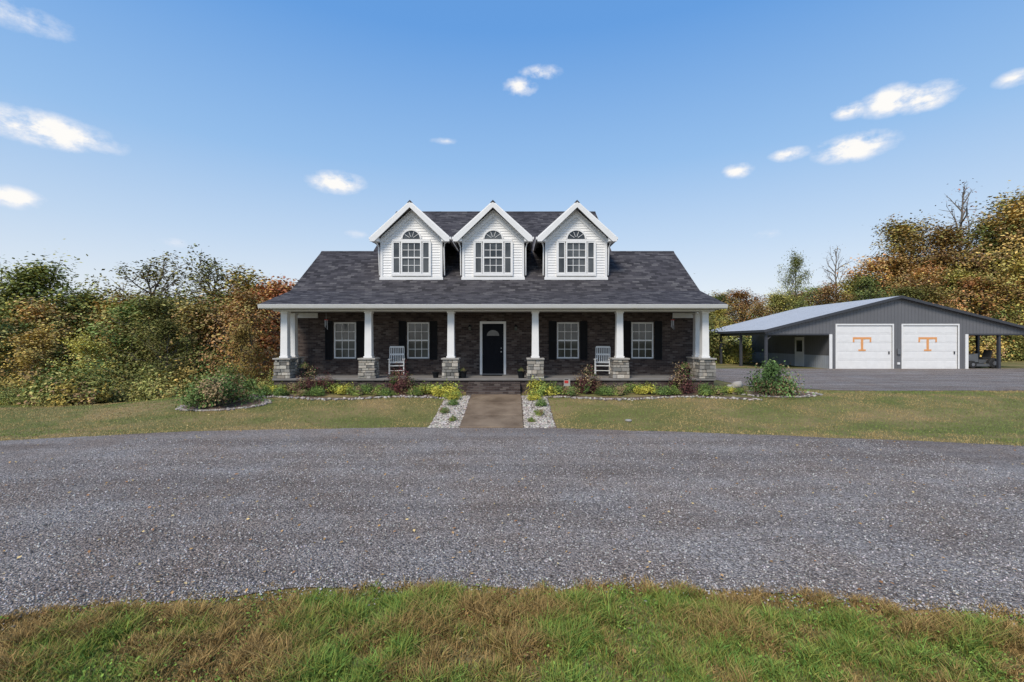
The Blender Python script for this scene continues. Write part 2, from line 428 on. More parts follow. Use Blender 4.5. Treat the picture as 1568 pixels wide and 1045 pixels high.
def dh_window(mb,cx,z0,z1,w,y,cols=3,rows=2,fr=.055):
    x0,x1=cx-w/2,cx+w/2
    mb.box(x0,x0+fr,y-.03,y+.05,z0,z1,0); mb.box(x1-fr,x1,y-.03,y+.05,z0,z1,0)
    mb.box(x0+fr,x1-fr,y-.03,y+.05,z1-fr,z1,0); mb.box(x0+fr,x1-fr,y-.035,y+.05,z0,z0+fr,0)
    zm=(z0+z1)/2; mb.box(x0+fr,x1-fr,y-.022,y+.05,zm-.03,zm+.03,0)
    for a,b,yo in ((z0+fr,zm-.03,.012),(zm+.03,z1-fr,0)):
        mb.poly([(x0+fr,y+yo+.02,a),(x1-fr,y+yo+.02,a),(x1-fr,y+yo+.02,b),(x0+fr,y+yo+.02,b)],1)
        for i in range(1,cols):
            xx=x0+fr+(x1-x0-2*fr)*i/cols; mb.box(xx-.011,xx+.011,y+yo,y+yo+.015,a,b,0)
        for j in range(1,rows):
            zz=a+(b-a)*j/rows; mb.box(x0+fr,x1-fr,y+yo-.002,y+yo+.013,zz-.011,zz+.011,0)
for k,(c,) in enumerate(wins):
    mb=MB(); dh_window(mb,c,1.17,2.68,.92,WY+.05)
    mb.make('porch_window_%d'%(k+1),['white','glass'],house,HO)
    mb=MB()
    for s in (-1,1):
        a,b=sorted((c+s*.50,c+s*.80))
        mb.box(a,b,WY-.04,WY-.003,1.12,2.73,0)
        for (p,q,r,t) in ((a,a+.035,1.12,2.73),(b-.035,b,1.12,2.73)): mb.box(p,q,WY-.06,WY-.04,r,t,1)
        for z in (1.12,1.88,2.66): mb.box(a+.035,b-.035,WY-.06,WY-.04,z,z+.07,1)
    mb.make('shutters_%d'%(k+1),['shutter','black'],house,HO)
mb=MB()
y=WY+.02
mb.box(-1.34,-1.24,y-.05,y+.1,.5,2.72,0); mb.box(-.35,-.25,y-.05,y+.1,.5,2.72,0); mb.box(-1.24,-.35,y-.05,y+.1,2.62,2.72,0)
mb.box(-1.24,-.35,y+.03,y+.08,.53,2.62,1)
mb.box(-1.24,-.35,y-.04,y+.1,.5,.53,3)
for (a,b,c,d) in ((-1.10,-.83,.68,1.2),(-.76,-.49,.68,1.2),(-1.10,-.83,1.32,1.95),(-.76,-.49,1.32,1.95)):
    mb.box(a,b,y+.018,y+.032,c,d,1); mb.box(a+.04,b-.04,y+.008,y+.02,c+.04,d-.04,1)
pts=[(-.795+.26*math.cos(t),y+.02,2.12+.24*math.sin(t)) for t in np.linspace(0,math.pi,13)]
mb.poly(pts[::-1],2)
mb.tube([(-.45,y+.03,1.45),(-.45,y-.03,1.45)],.03,8,3); mb.tube([(-.45,y+.03,1.6),(-.45,y-.0,1.6)],.025,8,3)
mb.make('front_door',['white','navy','glass','steel'],house,HO)
PX0,PX1=-8.95,7.6
mb=MB(); mb.box(PX0,PX1,16.96,WY+.1,.42,.5,0); mb.make('porch_floor',['concrete'],house,HO,bevel=.015)
mb=MB(); mb.box(PX0+.05,PX1-.05,17.02,WY-.05,-.3,.418,0); mb.make('porch_foundation',['brick'],house,HO)
mb=MB()
for i,(z,yy) in enumerate(((.375,16.66),(.25,16.34),(.125,16.02))):
    mb.box(-1.62,.30,yy,17.0-.002*i,-.1 if i==2 else z-.124,z,0)
mb.make('brick_steps',['brick'],house,HO,bevel=.01)
mb=MB(); mb.box(-1.2,-.4,18.2,18.75,.503,.52,0); mb.make('door_mat',['black'],house,HO)
mb=MB()
mb.box(-9.2,7.8,16.74,WY-.003,3.08,3.12,0)
mb.box(-8.95,7.6,17.05,17.36,3.02,3.078,1)
mb.make('porch_ceiling',['soffit','white'],house,HO)
mb=MB()
mb.box(-9.25,7.85,16.70,16.73,3.08,3.24,0)
mb.hexa([(-9.27,16.61,3.11),(7.87,16.61,3.11),(7.87,16.697,3.11),(-9.27,16.697,3.11),(-9.27,16.56,3.235),(7.87,16.56,3.235),(7.87,16.697,3.235),(-9.27,16.697,3.235)],0)
for x in (-9.12,7.72):
    mb.box(x-.04,x+.04,18.86,18.95,.05,3.0,0)
mb.box(-9.05,-8.1,WY-.05,WY-.003,2.86,3.07,0); mb.box(6.7,7.65,WY-.05,WY-.003,2.86,3.07,0)
mb.make('gutters_and_frieze',['gutter'],house,HO)
def stone_base(mb,cx,cy,w0,w1,z0,z1):
    z=z0; rr=random.Random(int(cx*100)+int(cy*31))
    mb.col=(.06,.055,.05); mb.box(cx-w1/2+.03,cx+w1/2-.03,cy-w1/2+.03,cy+w1/2-.03,z0,z1,0)
    while z<z1-.03:
        hh=min(rr.uniform(.08,.15),z1-z)
        if z1-(z+hh)<.06: hh=z1-z
        w=(w0+(w1-w0)*(z-z0)/(z1-z0))/2
        for side in range(4):
            t=-w
            while t<w-.02:
                l=rr.uniform(.12,.32)
                if w-(t+l)<.1: l=w-t
                g=rr.uniform(.6,1.3); tone=rr.choice([(.46,.43,.37),(.38,.355,.32),(.54,.49,.42),(.25,.24,.22),(.44,.385,.32)])
                mb.col=tuple(min(1,q*g) for q in tone)
                o=rr.uniform(-.025,.018); d=.1; a,b=t+.009,t+l-.009
                if side==0: mb.box(cx+a,cx+b,cy-w-o,cy-w+d,z+.009,z+hh-.009,0)
                if side==1: mb.box(cx+a,cx+b,cy+w-d,cy+w+o,z+.009,z+hh-.009,0)
                if side==2: mb.box(cx-w-o+.001,cx-w+d,cy+a+.003,cy+b-.003,z+.01,z+hh-.01,0)
                if side==3: mb.box(cx+w-d,cx+w+o-.001,cy+a+.003,cy+b-.003,z+.01,z+hh-.01,0)
                t+=l
        z+=hh
colx=[-8.6,-5.43,-2.31,.88,4.07,7.3]
allc=[(x,17.28) for x in colx]+[(-8.82,18.35),(7.47,18.35)]
for k,(x,yv) in enumerate(allc):
    mb=MB(); stone_base(mb,x,yv,.64,.56,.502,1.2); mb.make('stone_pier_%d'%(k+1),['stone'],house,HO)
    mb=MB(); mb.box(x-.33,x+.33,yv-.33,yv+.33,1.203,1.26,1)
    mb.box(x-.16,x+.16,yv-.16,yv+.16,1.262,1.33,0)
    p0,p1=.135,.12
    mb.hexa([(x-p0,yv-p0,1.332),(x+p0,yv-p0,1.332),(x+p0,yv+p0,1.332),(x-p0,yv+p0,1.332),(x-p1,yv-p1,2.95),(x+p1,yv-p1,2.95),(x+p1,yv+p1,2.95),(x-p1,yv+p1,2.95)],0)
    mb.box(x-.145,x+.145,yv-.145,yv+.145,2.95,3.018,0)
    mb.make('porch_column_%d'%(k+1),['white','stonecap'],house,HO,bevel=.008)
def lantern(name,x,z,y=WY):
    mb=MB(); mb.box(x-.05,x+.05,y-.03,y-.003,z-.09,z+.12,0); mb.tube([(x,y-.03,z+.08),(x,y-.12,z+.14),(x,y-.15,z+.08)],.012,6,0)
    mb.hexa([(x-.04,y-.19,z-.12),(x+.04,y-.19,z-.12),(x+.04,y-.11,z-.12),(x-.04,y-.11,z-.12),(x-.055,y-.205,z+.04),(x+.055,y-.205,z+.04),(x+.055,y-.095,z+.04),(x-.055,y-.095,z+.04)],1)
    mb.hexa([(x-.08,y-.23,z+.041),(x+.08,y-.23,z+.041),(x+.08,y-.07,z+.041),(x-.08,y-.07,z+.041),(x-.02,y-.17,z+.11),(x+.02,y-.17,z+.11),(x+.02,y-.13,z+.11),(x-.02,y-.13,z+.11)],0)
    mb.make(name,['black','glass'],house,HO)
for k,(x,z) in enumerate(((-1.75,2.45),(.16,2.45))): lantern('wall_lantern_%d'%k,x,z)
RX0,RX1=-9.25,7.85; CX0,CX1=-6.75,4.85
S=(6.24-4.0)/3.1
zc=lambda y:4.0+S*(y-19.0)
def slab(mb,pts,t,mi=0,mside=1):
    a=[Vector(p) for p in pts]; b=[p-Vector((0,0,t)) for p in a]; n=len(a)
    mb.poly(a,mi); mb.poly(b[::-1],mside)
    for k in range(n): mb.poly([a[(k+1)%n],a[k],b[k],b[(k+1)%n]],mside)
mb=MB()
slab(mb,[(RX0,16.62,3.245),(RX1,16.62,3.245),(RX1,19,4.0),(RX0,19,4.0)],.07)
slab(mb,[(RX0,19,4.0),(CX0,19,4.0),(CX0,22.1,6.24),(RX0,22.1,6.24)],.14,0,0)
slab(mb,[(CX1,19,4.0),(RX1,19,4.0),(RX1,22.1,6.24),(CX1,22.1,6.24)],.14,0,0)
slab(mb,[(CX0,19,4.0),(CX1,19,4.0),(CX1,26.5,zc(26.5)),(CX0,26.5,zc(26.5))],.14,0,0)
slab(mb,[(RX0,22.1,6.24),(CX0+.15,22.1,6.24),(CX0+.15,25.5,3.8),(RX0,25.5,3.8)],.14)
slab(mb,[(CX1-.15,22.1,6.24),(RX1,22.1,6.24),(RX1,25.5,3.8),(CX1-.15,25.5,3.8)],.14)
slab(mb,[(CX0,26.5,zc(26.5)),(CX1,26.5,zc(26.5)),(CX1,33.4,zc(19.6)),(CX0,33.4,zc(19.6))],.14)
mb.prism_x([(21.98,6.17),(22.1,6.27),(22.22,6.17)],RX0,CX0,0); mb.prism_x([(21.98,6.17),(22.1,6.27),(22.22,6.17)],CX1,RX1,0)
z=zc(26.5); mb.prism_x([(26.38,z-.07),(26.5,z+.03),(26.62,z-.07)],CX0,CX1,0)
mb.make('shingle_roof',['shingle','white'],house,HO)
mb=MB()
for x in (CX0+.2,CX1-.2):
    mb.poly([(x,22.0,3.5),(x,33,3.5),(x,33,zc(20)),(x,26.5,zc(26.4)),(x,22.0,zc(21.85))],0)
mb.make('upper_gable_walls',['white'],house,HO,fixn=False)
mb=MB()
for x0,x1 in ((RX0-.025,RX0-.002),(RX1+.002,RX1+.025)):
    mb.prism_x([(16.64,3.08),(16.64,3.21),(19,3.96),(22.1,6.2),(25.5,3.76),(25.5,3.6),(22.1,6.02),(19,3.8)],x0,x1,0)
for x0,x1 in ((CX0-.025,CX0-.002),(CX1+.002,CX1+.025)):
    mb.prism_x([(22.1,6.0),(22.1,6.19),(26.5,zc(26.5)-.05),(33.4,zc(19.6)-.05),(33.4,zc(19.6)-.22),(26.5,zc(26.5)-.24)],x0,x1,0)
mb.make('rake_boards',['gutter'],house,HO)

def dormer(k,cx):
    e=house; Y=19.85; HW=1.35; ZB=4.62; ZE=6.42; SL=(7.9-6.4)/1.66
    mb=MB()
    lap=.115; z=ZB
    top=ZE+HW*SL
    while z<top-.02:
        z2=min(z+lap,top)
        w0=HW if z<=ZE else max(0.0,HW-(z-ZE)/SL); w1=HW if z2<=ZE else max(0.001,HW-(z2-ZE)/SL)
        mb.poly([(cx-w0,Y-.022,z),(cx+w0,Y-.022,z),(cx+w1,Y,z2),(cx-w1,Y,z2)],0)
        mb.poly([(cx-w0,Y,z),(cx+w0,Y,z),(cx+w0,Y-.022,z),(cx-w0,Y-.022,z)],0)
        z=z2
    for s in (-1,1):
        a,b=sorted((cx+s*HW,cx+s*(HW-.1))); mb.box(a,b,Y-.05,Y+.02,ZB,ZE-.05,0)
    mb.box(cx-HW-.03,cx+HW+.03,Y-.07,Y-.0,ZB-.06,ZB+.06,0)
    mb.make('dormer_%d_siding'%k,['white'],e,HO,fixn=False)
    mb=MB()
    for s in (-1,1):
        x=cx+s*(HW-.002); yb=19+(ZE-4)/S+.3
        mb.poly([(x,Y,ZB-.2),(x,Y,ZE),(x,yb,ZE)],0)
    mb.make('dormer_%d_cheeks'%k,['shingle'],e,HO,fixn=False)
    mb=MB()
    for s in (-1,1):
        pts=[(cx+s*1.68,19.5,6.40),(cx,19.5,7.92),(cx,24.6,7.92),(cx+s*1.68,22.5,6.40)]
        if s>0: pts=pts[::-1]
        slab(mb,pts,.07,0,1)
    mb.prism_y([(cx-.12,7.83),(cx+.12,7.83),(cx,7.95)],19.49,24.5,0)
    mb.make('dormer_%d_roof'%k,['shingle','white'],e,HO)
    mb=MB()
    for s in (-1,1):
        o=lambda x,z:(cx+s*x,z)
        pr=[o(0,7.845),o(1.70,6.305),o(1.70,6.16),o(1.52,6.16),o(0,7.62)]
        mb.prism_y(pr,19.44,19.495,0)
        mb.hexa([(cx+s*1.35,19.5,6.18),(cx+s*1.68,19.5,6.18),(cx+s*1.68,Y+.0,6.18),(cx+s*1.35,Y,6.18),(cx+s*1.35,19.5,6.34),(cx+s*1.68,19.5,6.30),(cx+s*1.68,Y,6.30),(cx+s*1.35,Y,6.34)],0)
        pr=[o(0,7.50),o(1.34,6.30),o(1.34,6.12),o(0,7.30)]
        mb.prism_y(pr,Y-.045,Y-.001,0)
        x=cx+s*1.71; a,b=sorted((x-.05,x+.05)); mb.box(a,b,19.52,22.3,6.26,6.37,0)
        xd=cx+s*1.64; mb.tube([(xd,19.62,6.27),(xd-s*.18,19.72,6.12),(xd-s*.22,19.8,5.95),(xd-s*.22,19.95,4.78)],.03,6,0)
    mb.make('dormer_%d_trim'%k,['gutter'],e,HO)
    mb=MB()
    yw=Y-.06
    dh_window(mb,cx,4.83,6.22,.9,yw,3,2,.06)
    for s in (-1,1):
        dh=cx+s*.64; x0,x1=dh-.15,dh+.15
        mb.box(x0,x0+.03,yw-.02,yw+.05,4.83,6.22,0); mb.box(x1-.03,x1,yw-.02,yw+.05,4.83,6.22,0)
        mb.box(x0+.03,x1-.03,yw-.02,yw+.05,4.83,4.88,0); mb.box(x0+.03,x1-.03,yw-.02,yw+.05,6.17,6.22,0)
        mb.poly([(x0+.03,yw+.02,4.88),(x1-.03,yw+.02,4.88),(x1-.03,yw+.02,6.17),(x0+.03,yw+.02,6.17)],1)
        mb.box(x0+.03,x1-.03,yw-.01,yw+.03,5.50,5.54,0)
    mb.box(cx-.86,cx+.86,yw-.035,yw+.055,4.73,4.828,0); mb.box(cx-.82,cx+.82,yw-.03,yw+.05,6.222,6.32,0)
    for s in (-1,1):
        a,b=sorted((cx+s*.79,cx+s*.86)); mb.box(a,b,yw-.03,yw+.05,4.829,6.221,0)
    zc0=6.34; ts=np.linspace(0,math.pi,17)
    mb.poly([(cx+.38*math.cos(t),yw+.02,zc0+.36*math.sin(t)) for t in ts][::-1],1)
    for i in range(16):
        t,u=ts[i],ts[i+1]
        P=lambda r,t,y:(cx+r*math.cos(t),y,zc0+(r-.02)*math.sin(t))
        mb.hexa([P(.38,t,yw-.03),P(.45,t,yw-.03),P(.45,t,yw+.05),P(.38,t,yw+.05),P(.38,u,yw-.03),P(.45,u,yw-.03),P(.45,u,yw+.05),P(.38,u,yw+.05)],0)
    for t in (36,72,108,144): mb.tube([(cx+.1*math.cos(R(t)),yw+.01,zc0+.1*math.sin(R(t))),(cx+.38*math.cos(R(t)),yw+.01,zc0+.36*math.sin(R(t)))],.011,5,0)
    mb.make('dormer_%d_window'%k,['white','glass'],e,HO)
for k,c in enumerate((-4.38,-.82,2.79)): dormer(k+1,c)

# ---------------------------------------------------------------- BARN
BO=(26.33,31,0); barn=empty('metal_barn',BO)
BX0,BX1,BL,BR=21.7,30.96,17.25,35.4; BY0,BY1=31.0,41.2; RZ=4.97; bs=.25
zb=lambda x:RZ-abs(x-26.33)*bs
mb=MB()
d1=(22.13,25.9); d2=(26.62,30.36)
dz=2.97
for a,b in ((BX0,d1[0]),(d1[1],d2[0]),(d2[1],BX1)):
    mb.poly([(a,BY0,-.1),(b,BY0,-.1),(b,BY0,dz),(a,BY0,dz)],0)
mb.poly([(BX0,BY0,dz),(BX1,BY0,dz),(BX1,BY0,zb(BX1)-.08),(26.33,BY0,RZ-.08),(BX0,BY0,zb(BX0)-.08)],0)
mb.poly([(BL,BY0,2.36),(BX0,BY0,2.36),(BX0,BY0,zb(BX0)-.08),(BL,BY0,zb(BL)-.08)],0)
mb.poly([(BX1,BY0,2.36),(BR,BY0,2.36),(BR,BY0,zb(BR)-.08),(BX1,BY0,zb(BX1)-.08)],0)
for x in (BX0,BX1):
    mb.poly([(x,BY0,.9),(x,BY1,.9),(x,BY1,zb(x)-.1),(x,BY0,zb(x)-.1)],0)
    mb.poly([(x,BY0,-.1),(x,BY1,-.1),(x,BY1,.9),(x,BY0,.9)],1)
mb.poly([(BX0,BY1,-.1),(BX1,BY1,-.1),(BX1,BY1,zb(BX1)-.1),(26.33,BY1,RZ-.1),(BX0,BY1,zb(BX0)-.1)],0)
mb.make('barn_siding',['barn_wall','barn_wains'],barn,BO,fixn=False)
mb=MB()
slab(mb,[(BL-.2,BY0-.25,zb(BL-.2)),(26.33,BY0-.25,RZ),(26.33,BY1+.2,RZ),(BL-.2,BY1+.2,zb(BL-.2))],.05)
slab(mb,[(26.33,BY0-.25,RZ),(BR+.2,BY0-.25,zb(BR+.2)),(BR+.2,BY1+.2,zb(BR+.2)),(26.33,BY1+.2,RZ)],.05)
mb.make('barn_roof',['barn_roof','barn_dark'],barn,BO)
mb=MB()
for s in (-1,1):
    o=lambda d,z:(26.33+s*d,z)
    mb.prism_y([o(0,RZ+.01),o(9.3,RZ-9.3*bs+.01),o(9.3,RZ-9.3*bs-.16),o(0,RZ-.17)],BY0-.28,BY0-.253,0)
mb.box(BL-.23,BL-.203,BY0-.25,BY1+.2,zb(BL-.2)-.16,zb(BL-.2)+.01,0)
for x in (BL+.1,BR-.1):
    for yv in (31.1,34.5,37.8,41.1): mb.box(x-.08,x+.08,yv-.08,yv+.08,-.1,zb(x)-.1,0)
    mb.box(x-.05,x+.05,31.1,41.1,2.3,2.5,0)
    d=1 if x<26 else -1
    mb.tube([(x,31.1,1.9),(x+d*.5,31.1,2.42)],.05,4,0)
mb.box(33.2,33.36,31.05,31.2,-.1,2.4,0)
for x0,x1 in ((BL+.02,BX0-.12),(BX1+.12,BR-.02)):
    mb.box(x0,x1,BY0-.03,BY0-.004,2.30,2.40,0)
mb.make('barn_frame_trim',['barn_dark'],barn,BO)
mb=MB()
for a,b in (d1,d2):
    mb.box(a-.1,a,BY0-.03,BY0-.003,-.05,dz+.1,0); mb.box(b,b+.1,BY0-.03,BY0-.003,-.05,dz+.1,0); mb.box(a,b,BY0-.03,BY0-.003,dz,dz+.1,0)
for x in (BX0,BX1): mb.box(x-.1,x+.1,BY0-.035,BY0-.004,-.05,2.36,0)
mb.make('barn_door_trim',['white'],barn,BO)
for k,(a,b) in enumerate((d1,d2)):
    mb=MB()
    n=5
    for i in range(n):
        z0=.0+dz*i/n; z1=dz*(i+1)/n
        mb.box(a,b,BY0+.04,BY0+.09,z0+.004,z1-.004,0)
        for j in range(4):
            xa=a+(b-a)*(j+.1)/4; xb=a+(b-a)*(j+.9)/4
            mb.box(xa,xb,BY0+.032,BY0+.041,z0+.1,z1-.1,0)
    cx=(a+b)/2-.15; T=BY0+.022
    mb.box(cx-.63,cx+.63,T,T+.006,2.02,2.16,1); mb.box(cx-.63,cx-.52,T,T+.006,1.82,2.019,1); mb.box(cx+.52,cx+.63,T,T+.006,1.82,2.019,1)
    mb.box(cx-.08,cx+.08,T,T+.006,1.33,2.019,1); mb.box(cx-.25,cx+.25,T,T+.006,1.22,1.329,1)
    mb.box(b-.25,b-.17,BY0+.0,BY0+.03,1.0,1.2,2)
    mb.make('overhead_door_%d'%(k+1),['white','orange','barn_dark'],barn,BO)
mb=MB()
mb.box(BX0-.03,BX0-.003,33.8,33.88,0,2.2,0); mb.box(BX0-.03,BX0-.003,34.8,34.88,0,2.2,0); mb.box(BX0-.03,BX0-.003,33.88,34.8,2.12,2.2,0)
mb.box(BX0-.02,BX0-.003,33.88,34.8,0,2.12,0); mb.box(BX0-.028,BX0-.021,34.0,34.68,1.1,1.95,1)
mb.box(26.2,26.4,BY0-.1,BY0-.003,1.0,1.35,2); mb.box(26.22,26.38,BY0-.06,BY0-.004,.3,.45,0)
mb.make('side_door',['white','glass','steel'],barn,BO)

# ---------------------------------------------------------------- furniture
def rocking_chair(name,x,y,z,rot):
    mb=MB()
    w=.56
    for s in (-1,1):
        xx=s*w/2
        pts=[(xx,-.42+.86*t,.035+.16*(2*t-1)**2*.6) for t in np.linspace(0,1,9)]
        mb.tube(pts,.02,6,0)
        mb.tube([(xx,-.25,.06),(xx,-.25,.66)],.022,6,0)
        mb.tube([(xx,.22,.06),(xx,.2,.45),(xx,.36,1.15)],.022,6,0)
        mb.box(xx-.05,xx+.05,-.30,.27,.66,.685,0)
        mb.tube([(xx,-.25,.22),(xx,.22,.22)],.014,6,0)
    for i in range(7):
        yy=-.27+i*.075; mb.box(-w/2,w/2,yy,yy+.062,.40,.42,0)
    mb.tube([(-w/2,-.25,.22),(w/2,-.25,.22)],.014,6,0)
    for zz,yy in ((.5,.215),(.82,.285),(1.12,.35)): mb.box(-w/2,w/2,yy-.012,yy+.012,zz,zz+.07,0)
    for i in range(6):
        xx=-w/2+.07+i*(w-.14)/5
        mb.hexa([(xx-.018,.205,.5),(xx+.018,.205,.5),(xx+.018,.22,.5),(xx-.018,.22,.5),(xx-.018,.345,1.15),(xx+.018,.345,1.15),(xx+.018,.36,1.15),(xx-.018,.36,1.15)],0)
    o=mb.make(name,['white']); o.location=(x,y,z); o.rotation_euler=(0,0,rot)
rocking_chair('rocking_chair',-4.65,18.35,.5,R(12)); rocking_chair('rocking_chair.001',3.65,18.35,.5,R(-14))

# ---- foliage makers
def leafquads(C,size,col,g,up=.4,out=None):
    n=len(C)
    nr=g.normal(size=(n,3)); nr[:,2]=np.abs(nr[:,2])+up
    if out is not None: nr+=out
    nr/=np.linalg.norm(nr,axis=1)[:,None]
    t=g.normal(size=(n,3)); t-=nr*(t*nr).sum(1)[:,None]; t/=np.linalg.norm(t,axis=1)[:,None]
    b=np.cross(nr,t); s=size[:,None]
    V=np.stack([C-t*s*.5,C+b*s*.33+nr*s*.06,C+t*s*.5,C-b*s*.33+nr*s*.06],1).reshape(-1,3)
    return V,np.repeat(col,4,0)
def tubes_np(chains,sides=6):
    V=[];F=[];n=0
    for pts,rad in chains:
        k=len(pts)
        for i in range(k):
            p=np.array(pts[i]); d=np.array(pts[min(i+1,k-1)])-np.array(pts[max(i-1,0)]); d=d/(np.linalg.norm(d)+1e-9)
            r=np.array([0,0,1.]) if abs(d[2])<.9 else np.array([1.,0,0])
            u=np.cross(d,r); u/=np.linalg.norm(u); w_=np.cross(d,u)
            for q in range(sides):
                a=2*math.pi*q/sides; V.append(p+rad[i]*(math.cos(a)*u+math.sin(a)*w_))
        for i in range(k-1):
            for q in range(sides):
                q2=(q+1)%sides; F.append((n+i*sides+q,n+i*sides+q2,n+(i+1)*sides+q2,n+(i+1)*sides+q))
        n+=k*sides
    return np.array(V),np.array(F)
def make_tree(name,seed,H,CR,cb,nleaf,leaf,pal,nlimb=26,tr=.16,shape='oval',rad=.5):
    g=np.random.default_rng(seed); chains=[]; tips=[]
    tp=[np.zeros(3)]; k=9; dx=g.normal(0,.35,2)
    for i in range(1,k+1):
        t=i/k; tp.append(np.array([dx[0]*t*t+g.normal(0,.07),dx[1]*t*t+g.normal(0,.07),H*.93*t]))
    tp[0][2]=-.6
    chains.append((tp,[tr*(1.35 if i==0 else 1)*(1-.88*i/k)+.012 for i in range(k+1)]))
    def tpos(t):
        f=t*k; i=min(int(f),k-1); return tp[i]*(1-(f-i))+tp[i+1]*(f-i)
    for j in range(nlimb):
        t=cb+(1-cb)*((j+g.random()*.8)/nlimb); p=tpos(min(t,.99)).copy()
        tt=(t-cb)/(1-cb)
        ln=CR*math.sqrt(max(.08,1-(2*tt-.85)**2*.85))
        ln*=g.uniform(.6,1.15)
        a=j*2.399+g.normal(0,.4); el_=g.uniform(.1,.7)+tt*.7
        d=np.array([math.cos(a)*math.cos(el_),math.sin(a)*math.cos(el_),math.sin(el_)])
        pts=[p]; m=5
        for i in range(m):
            d=d+g.normal(0,.16,3)+np.array([0,0,.05]); d/=np.linalg.norm(d); pts.append(pts[-1]+d*ln/m)
        r0=tr*(.45-.25*tt); chains.append((pts,[r0*(1-.85*i/m)+.006 for i in range(m+1)]))
        for i in range(2,m+1):
            tips.append((pts[i],.8))
            for q in range(2):
                d2=d+g.normal(0,.7,3); d2/=np.linalg.norm(d2); l2=ln*g.uniform(.22,.45)
                e1=pts[i]+d2*l2*.55+g.normal(0,.05,3); e2=pts[i]+d2*l2
                chains.append(([pts[i],e1,e2],[r0*.35*(1-i/m*.5)+.004,r0*.2+.003,.004])); tips.append((e2,1.0)); tips.append((e1,.6))
    TV,TF=tubes_np(chains,4)
    tc_=np.array([t[0] for t in tips]); wt=np.array([t[1] for t in tips]); wt=wt*g.uniform(.1,1.6,len(wt))
    cnt=(nleaf*wt/wt.sum()).astype(int)
    ii=np.repeat(np.arange(len(tips)),cnt); n=len(ii)
    off=g.normal(size=(n,3))*np.array([rad,rad,rad*.62])*g.uniform(.5,1.1,(len(tips),1))[ii]
    C=tc_[ii]+off
    pal=np.array(pal); base=pal.mean(0); pc=(pal[g.integers(0,len(pal),len(tips))]*.65+base*.35)*g.uniform(.7,1.25,(len(tips),1))
    col=pc[ii]*g.uniform(.75,1.22,(n,1))
    ctr=np.array([0,0,H*.55]); out=(C-ctr); out/=np.linalg.norm(out,axis=1)[:,None]+1e-6
    LV,LC=leafquads(C,leaf*g.uniform(.6,1.4,n),col,g,.3,out*1.1)
    LF=np.arange(n*4).reshape(-1,4)+len(TV)
    me=npmesh(name,np.concatenate([TV,LV]),np.concatenate([TF,LF]),np.concatenate([np.full((len(TV),3),.1),LC]),['bark','leaf'],np.concatenate([np.zeros(len(TF)),np.ones(len(LF))]))
    me['H']=float(max(LV[:,2].max(),TV[:,2].max())); return me
G1=(.255,.275,.085);G2=(.185,.225,.07);G3=(.36,.34,.11);YL=(.54,.42,.11);OR=(.58,.29,.10);BR=(.39,.26,.13);DG=(.14,.175,.06);RS=(.45,.18,.08)
T={}
T['g1']=make_tree('tree_g1',1,11,3.4,.18,9500,.19,[G1,G1,G2,G3,G3,DG])
T['g2']=make_tree('tree_g2',2,12,3.2,.25,8500,.19,[G1,G2,DG,G2,G3])
T['g3']=make_tree('tree_g3',3,10,3.7,.16,9500,.19,[G1,G3,G3,YL,BR])
T['y1']=make_tree('tree_y1',4,10,3.1,.16,8500,.19,[G3,YL,YL,YL,BR])
T['b1']=make_tree('tree_b1',5,10.5,3.2,.2,8000,.19,[BR,OR,G3,YL,BR])
T['o1']=make_tree('tree_o1',6,9,2.9,.2,7500,.19,[OR,OR,RS,BR,YL])
T['thin']=make_tree('tree_thin',8,12,3.8,.3,4200,.18,[G3,YL,G1,BR],30,.21,rad=.38)
T['thin2']=make_tree('tree_thin2',18,12,3.0,.4,4800,.18,[BR,G1,BR,DG],24,.2)
T['bare']=make_tree('tree_bare',9,13,2.6,.35,350,.17,[BR,OR],20,.22)
T['big']=make_tree('tree_big',10,16,4.8,.12,19000,.26,[G1,G3,G1,G2,YL,DG],40,.28,rad=.75)
T['big2']=make_tree('tree_big2',11,16,4.6,.12,18000,.26,[G3,YL,BR,G1,YL],40,.26,rad=.75)
T['big3']=make_tree('tree_big3',12,16,4.4,.14,17000,.26,[BR,OR,YL,G3,BR],40,.26,rad=.75)
def put(kind,x,y,ztop,name=None,wide=1.0,parent=None):
    me=T[kind]; b=h1(x,y); s=(ztop-b)/me['H']
    nm=name or {'o1':'orange_maple_tree','bare':'bare_tree','thin':'sparse_autumn_tree'}.get(kind,'deciduous_tree')
    return obj(nm,me,(x,y,b),random.uniform(0,6.28),(s*wide,s*wide,s),parent)
left=[('big',-35.8,34,9.4,1.15),('g2',-39.5,33,8.2,1.2),('g3',-32.6,36,7.6,.95),('g3',-40.9,45,6.8,1.1),('g2',-45,34,8.1,1),('b1',-50.3,60,7.2,1.2),
 ('thin',-29.2,38,9.6,1.15),('thin',-25.8,38,9.9,1.1),('b1',-22.8,40,8.5,1.2),('thin2',-27.7,44,7.4,1),('g2',-20.6,38,7.2,1.1),('o1',-23.6,47,8.6,1),('y1',-39.7,50,7.5,1.1),('b1',-32,42,6.6,1.1),
 ('y1',-24,26,2.7,1.1),('g2',-19,25,3.6,1.1),('y1',-28.5,27,3.3,1.2),('b1',-15.3,27,5.4,1.0),('g1',-33,28,4.8,1.2),('o1',-14.8,31,6.4,1.0),('g3',-21.5,31,5.6,1.1),('o1',-17.5,33,6.8,1.1),('g2',-26.5,32,5.4,1.2),('y1',-14.2,24,3.2,.9)]
for k,x,y,z,wd in left: put(k,x,y,z,None,wd)
